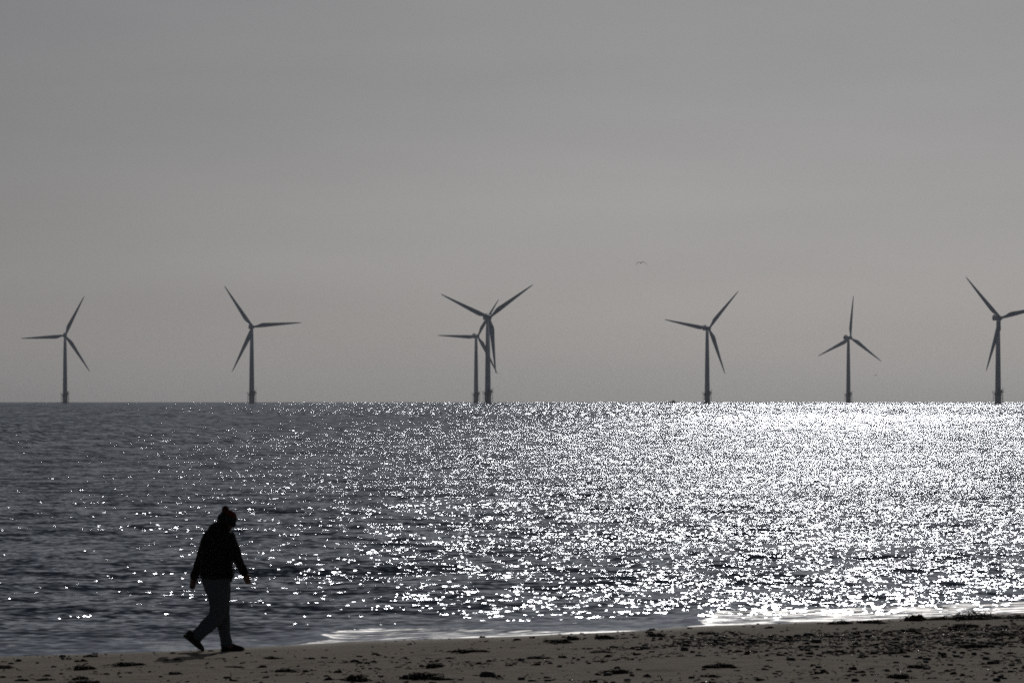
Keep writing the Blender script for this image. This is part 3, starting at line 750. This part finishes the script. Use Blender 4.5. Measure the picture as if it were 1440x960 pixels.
# ------------------------------------------------------------------ seaweed, stones and shells on the sand
def weed_mesh(seed, L=0.35, W=0.2, H=0.05, ribs=46, upright=0.3):
    """a heap of curled ribbons over a low lumpy core"""
    r = np.random.default_rng(seed); m = MB()
    m.ball((0, 0, 0), (L * 0.40, W * 0.40, H * 0.42), 10, 6)
    for k in range(7):
        cx, cy = float(np.clip(r.normal(0, 0.26), -.45, .45)) * L, float(np.clip(r.normal(0, 0.22), -.4, .4)) * W
        m.ball((cx, cy, 0.0), (L * r.uniform(0.14, 0.28), W * r.uniform(0.2, 0.32), H * r.uniform(0.45, 0.8)), 8, 6)
    for k in range(ribs):
        cx, cy = r.normal(0, 0.26) * L, r.normal(0, 0.26) * W
        fall = math.exp(-((cx / (L * 0.4)) ** 2 + (cy / (W * 0.4)) ** 2))
        a = r.uniform(0, 6.283); el = r.uniform(-0.1, 0.4) + upright * r.uniform(0, 1.0)
        p = Vector((cx, cy, H * 0.5 * fall)); step = min(L * r.uniform(0.05, 0.12), H * r.uniform(0.25, 0.6)); w = r.uniform(0.004, 0.011)
        pts = [p]
        for j in range(4):
            d_ = Vector((math.cos(a) * math.cos(el), math.sin(a) * math.cos(el), math.sin(el)))
            p = p + d_ * step; p.z = max(p.z, 0.002); pts.append(p); a += r.normal(0, 0.5); el -= r.uniform(0.1, 0.6)
        v = []
        for j, q in enumerate(pts):
            t = (pts[min(j + 1, 4)] - pts[max(j - 1, 0)]).normalized(); sd_ = t.cross(Vector((r.normal(0, .3), r.normal(0, .3), 1))).normalized()
            ww = w * (1 - 0.55 * j / 4)
            v += [q + sd_ * ww, q - sd_ * ww, q + Vector((0, 0, 0.004)) ]
        f = []
        for j in range(4):
            o = j * 3
            f += [(o, o + 3, o + 5, o + 2), (o + 2, o + 5, o + 4, o + 1), (o + 1, o + 4, o + 3, o)]
        m.add(v, f)
    return m.mesh('seaweed')
def stone_mesh(seed):
    r = np.random.default_rng(seed); m = MB(); m.ball((0, 0, 0.35), (1, 0.8, 0.62), 12, 9)
    a = np.array(m.v); a = a * (1 + 0.16 * vnoise(a[:, 0] * 1.3 + seed, a[:, 1] * 1.3 + a[:, 2], seed))[:, None]
    m.v = [tuple(p) for p in a]
    return m.mesh('stone', True)
STONES = [stone_mesh(s) for s in range(5)]

# single heaps: pixel of the foot, width and height in photograph pixels, uprightness, label
HEAPS = [
    (117, 941, 24, 7, 0.9, "spiky dark seaweed tuft on the sand, left of the walker's feet"),
    (6, 939, 22, 5, 0.3, "low brown seaweed heap at the left edge of the beach"),
    (178, 935, 36, 5, 0.3, "row of dark seaweed lumps just left below the walker's rear shoe"),
    (127, 923, 14, 4, 0.2, "small dark seaweed mound at the water's edge on the left"),
    (30, 957, 14, 4, 0.3, "small seaweed scrap near the bottom left corner"),
    (64, 956, 18, 4, 0.3, "flat seaweed scrap, second from the bottom left corner"),
    (114, 955, 22, 5, 0.5, "seaweed scrap under the spiky tuft at the bottom left"),
    (122, 961, 28, 6, 0.6, "seaweed clump cut by the bottom edge, below the spiky tuft"),
    (384, 926, 26, 4, 0.2, "flat dark seaweed strip right of the walker's front shoe"),
    (330, 938, 18, 3, 0.2, "thin seaweed strip on the sand under the walker"),
    (402, 944, 22, 6, 0.4, "dark seaweed lump below the flat strip, right of the walker"),
    (246, 947, 14, 4, 0.3, "small round seaweed lump below the walker's rear shoe"),
    (660, 917, 40, 6, 0.35, "brown seaweed strip in the middle of the smooth sand"),
    (611, 937, 18, 6, 0.4, "dark rounded seaweed lump, left of the shingle patch"),
    (596, 954, 46, 10, 0.5, "broad brown seaweed mound at the bottom, left of centre"),
    (503, 957, 30, 10, 0.5, "brown seaweed mound at the bottom, left of the broad one"),
    (786, 903, 26, 6, 0.35, "dark seaweed heap at the left end of the long wrack line"),
    (806, 900, 20, 8, 0.5, "upright seaweed heap second in the long wrack line"),
    (853, 898, 22, 7, 0.4, "seaweed heap at the right end of the long wrack line"),
    (923, 895, 20, 6, 0.4, "seaweed heap close below the waterline, right of centre"),
    (917, 886, 8, 4, 0.4, "tiny dark seaweed lump silhouetted against the waterline"),
    (845, 917, 30, 4, 0.2, "long thin seaweed strip on smooth sand right of centre"),
    (760, 926, 28, 5, 0.3, "low seaweed heap at the upper edge of the shingle, centre"),
    (870, 946, 32, 7, 0.3, "large flat dark seaweed mat in the shingle, right of centre"),
    (996, 891, 24, 4, 0.3, "seaweed heap below the foam, upper right of the sand"),
    (1083, 883, 10, 4, 0.3, "small dark seaweed block below the left end of the foam"),
    (1012, 938, 36, 7, 0.4, "dark seaweed mound in the right shingle patch, near the bottom"),
    (1286, 872, 26, 9, 1.2, "bushy seaweed tuft standing up against the white foam"),
    (1371, 870, 62, 8, 1.0, "long upright seaweed ridge against the foam at the right"),
    (1434, 869, 34, 5, 0.8, "seaweed ridge at the right edge below the foam"),
    (1326, 871, 34, 4, 0.7, "low ragged seaweed between the tuft and the long ridge"),
    (1225, 876, 26, 5, 0.6, "low ragged seaweed left of the bushy tuft"),
    (1185, 877, 30, 5, 0.5, "sparse seaweed fringe at the foam's lower edge"),
    (1361, 881, 32, 6, 0.3, "wide brown seaweed mound below the long ridge"),
    (1279, 888, 20, 5, 0.3, "dark seaweed lump under the bushy tuft"),
    (1370, 910, 34, 7, 0.25, "rounded dark seaweed roll on the right of the beach"),
    (1256, 919, 26, 5, 0.25, "flat seaweed mat left of the round stones"),
    (1398, 905, 22, 4, 0.3, "seaweed scrap just right of the rounded roll"),
    (1292, 938, 22, 5, 0.3, "seaweed mat below the dark round stones"),
    (1412, 893, 36, 5, 0.3, "brown seaweed band near the right edge of the beach"),
    (1265, 953, 26, 7, 0.4, "glinting dark seaweed heap at the bottom right"),
]
for i, (u, v, w, h, up, lab) in enumerate(HEAPS):
    p = px_ground(u, v)
    k = p.y / F_PX
    me = weed_mesh(100 + i, w * k * 1.15, max(0.12, w * k * 0.6), h * k * 1.25, int(34 + w * 1.6), up * 0.8)
    o = obj('seaweed_heap', me, M_WEED2 if i % 3 == 0 else M_WEED, label=lab, cat='seaweed', group='seaweed heaps on the sand')
    o.location = (p.x, p.y, p.z - 0.003); o.rotation_euler = (0, 0, random.uniform(-0.3, 0.3))
STN = [
    (1294, 925, 9, "dark rounded stone left of the trio at the right"),
    (1342, 917, 8, "dark stone, uppermost of the trio on bare sand"),
    (1354, 918, 8, "flat dark stone right of the uppermost of the trio"),
    (1370, 920, 11, "largest dark round stone of the group on bare sand at the right"),
    (1345, 923, 9, "dark stone, lowest of the group on bare sand at the right"),
    (1260, 932, 8, "dark stone with another touching it, lower right sand"),
    (1302, 931, 9, "greyish round stone on the sand left of the shingle line"),
    (1387, 927, 12, "wide dark stone lying on a seaweed scrap near the right"),
    (1402, 957, 14, "big dark stone at the bottom right corner"),
    (1407, 952, 9, "dark stone touching the big corner stone from behind"),
    (733, 928, 10, "dark domed stone left of the shingle, beach centre"),
    (787, 937, 8, "round black stone in the shingle, centre"),
    (963, 914, 14, "smooth wide dark stone at the left end of the right shingle patch"),
    (974, 917, 8, "small dark stone beside the smooth wide one"),
    (1148, 903, 15, "shiny dark stone in the shingle below the foam"),
    (733, 955, 10, "dark round stone close to the bottom, beach centre"),
    (1151, 939, 11, "flat dark stone alone on the sand, lower right of centre"),
    (889, 950, 9, "dark stone right of the flat seaweed mat"),
]
for i, (u, v, w, lab) in enumerate(STN):
    p = px_ground(u, v); k = p.y / F_PX; r = w * k / 2
    o = obj('stone', STONES[i % 5], M_STONE, label=lab, cat='stone', group='dark stones on the sand')
    o.location = (p.x, p.y, p.z - 0.12 * r); o.scale = (r, r, r * 0.95); o.rotation_euler = (0, 0, random.uniform(0, 6.28))

# uncountable litter: scraps of weed, grit and broken shell, denser in the shingle bands
def litter_density(s, t):
    """0..1, in metres up from the waterline and along it"""
    right = np.clip((t - 4.2) / 3.0, 0, 1)
    band = np.exp(-((s - (4.6 - 0.05 * (t - 8))) / 1.3) ** 2) * right
    band2 = 0.75 * np.exp(-((s - 2.5) / 0.7) ** 2) * np.clip((t - 7.5) / 2.5, 0, 1)
    low = 0.10 + 0.45 * np.clip((s - 3.2) / 3.0, 0, 1) * (0.3 + 0.7 * right)
    patch = np.clip(0.5 + 1.1 * vnoise(s / 0.9, t / 2.0, 61), 0.05, 1.5)
    return np.clip((np.maximum(band, band2) + low) * patch, 0, 1)
lr = np.random.default_rng(77)
n_try = 80000
tx = lr.uniform(-9, 12, n_try); ty = lr.uniform(28, 49, n_try)
ss, tt = shore(tx, ty)
dens = litter_density(ss, tt)
ok = (ss > 0.25) & (ss < 14) & (lr.uniform(0, 1, n_try) < dens) & (np.abs(tx) < ty * 0.2)
tx, ty, ss, tt = tx[ok], ty[ok], ss[ok], tt[ok]
zz = ground_z(tx, ty)
weed = MB(); grit = MB(); shl = MB()
for x, y, z, s, t in zip(tx, ty, zz, ss, tt):
    kind = lr.uniform()
    a = lr.uniform(-0.5, 0.5) + math.atan2(SH_T[1], SH_T[0]) * 0.5
    R_ = Matrix.Rotation(a, 3, 'Z')
    sh = np.clip((t - 4.2) / 3.0, 0, 1)
    if kind < 0.52:
        l = min(0.015 * math.exp(lr.normal(0, 0.75)) + 0.008, 0.06); hgt = l * lr.uniform(0.2, 0.5); wd = l * lr.uniform(0.35, 0.8)
        v = []
        for k in range(6):
            b_ = math.pi * k / 3; q = lr.uniform(0.6, 1.25)
            v.append(Vector((x, y, z - 0.002)) + R_ @ Vector((math.cos(b_) * l * q, math.sin(b_) * wd * q, 0)))
        for k in range(3):
            v.append(Vector((x, y, z)) + R_ @ Vector(((k - 1) * l * 0.5 + lr.normal(0, .15) * l, lr.normal(0, 0.2) * wd, hgt * lr.uniform(0.5, 1.2))))
        weed.add(v, [(0, 1, 8), (1, 2, 7, 8), (2, 3, 6, 7), (3, 4, 6), (4, 5, 7, 6), (5, 0, 8, 7)])
    elif kind < 0.60:
        p = Vector((x, y, z + 0.003)); l = lr.uniform(0.012, 0.03); pts = [p]; aa = lr.uniform(0, 6.28); e = lr.uniform(0.1, 1.1)
        for k in range(3):
            p = p + Vector((math.cos(aa) * math.cos(e), math.sin(aa) * math.cos(e), math.sin(e))) * l; aa += lr.normal(0, .5); e -= lr.uniform(0.2, 0.8); p.z = max(p.z, z + 0.002); pts.append(p)
        weed.tube(pts, [0.004, 0.004, 0.003, 0.002], 4)
    elif kind < 0.60 + 0.36 * (0.25 + 0.75 * sh):
        r = 0.011 * math.exp(lr.normal(0, 0.5)) + 0.004
        grit.ball((x, y, z + r * 0.2), (r * lr.uniform(1, 1.7), r, r * lr.uniform(0.5, 0.8)), 6, 4, rot=R_)
    elif kind > 1 - 0.05 * (0.15 + sh):
        r = lr.uniform(0.006, 0.014)
        shl.ball((x, y, z + r * 0.4), (r * 1.4, r, r * 0.35), 7, 4, rot=Matrix.Rotation(lr.uniform(-0.6, 0.6), 3, 'X') @ R_)
obj('seaweed_scraps', weed.mesh('seaweed_scraps'), M_WEED, label="dark scraps of dried seaweed strewn over the sand", cat='seaweed', kind='stuff')
obj('shingle', grit.mesh('shingle', True), M_STONE, label="small dark pebbles scattered in bands on the sand", cat='pebbles', kind='stuff')
obj('shell_fragments', shl.mesh('shell_fragments', True), M_SHELL, label="pale glinting bits of broken shell among the pebbles", cat='shells', kind='stuff')

# ------------------------------------------------------------------ haze over the sea
def build_haze(nt, out):
    pv = N(nt, 'ShaderNodeVolumePrincipled', Density=3.3e-5, Anisotropy=0.66)
    pv.inputs['Color'].default_value = (0.88, 0.94, 1.0, 1)
    nt.links.new(pv.outputs['Volume'], out.inputs['Volume'])
M_HAZE = mat('sea_haze', build_haze)
zmin = float(min(Z.min(), GZ.min())) - 1.0
zmax = 112.0
m = MB(); m.box((0, 3200, (zmin + zmax) / 2), (11500, 11500, (zmax - zmin) / 2))
obj('haze', m.mesh('haze'), M_HAZE, label="thin pale sea haze lying over water and beach", cat='haze', kind='stuff')
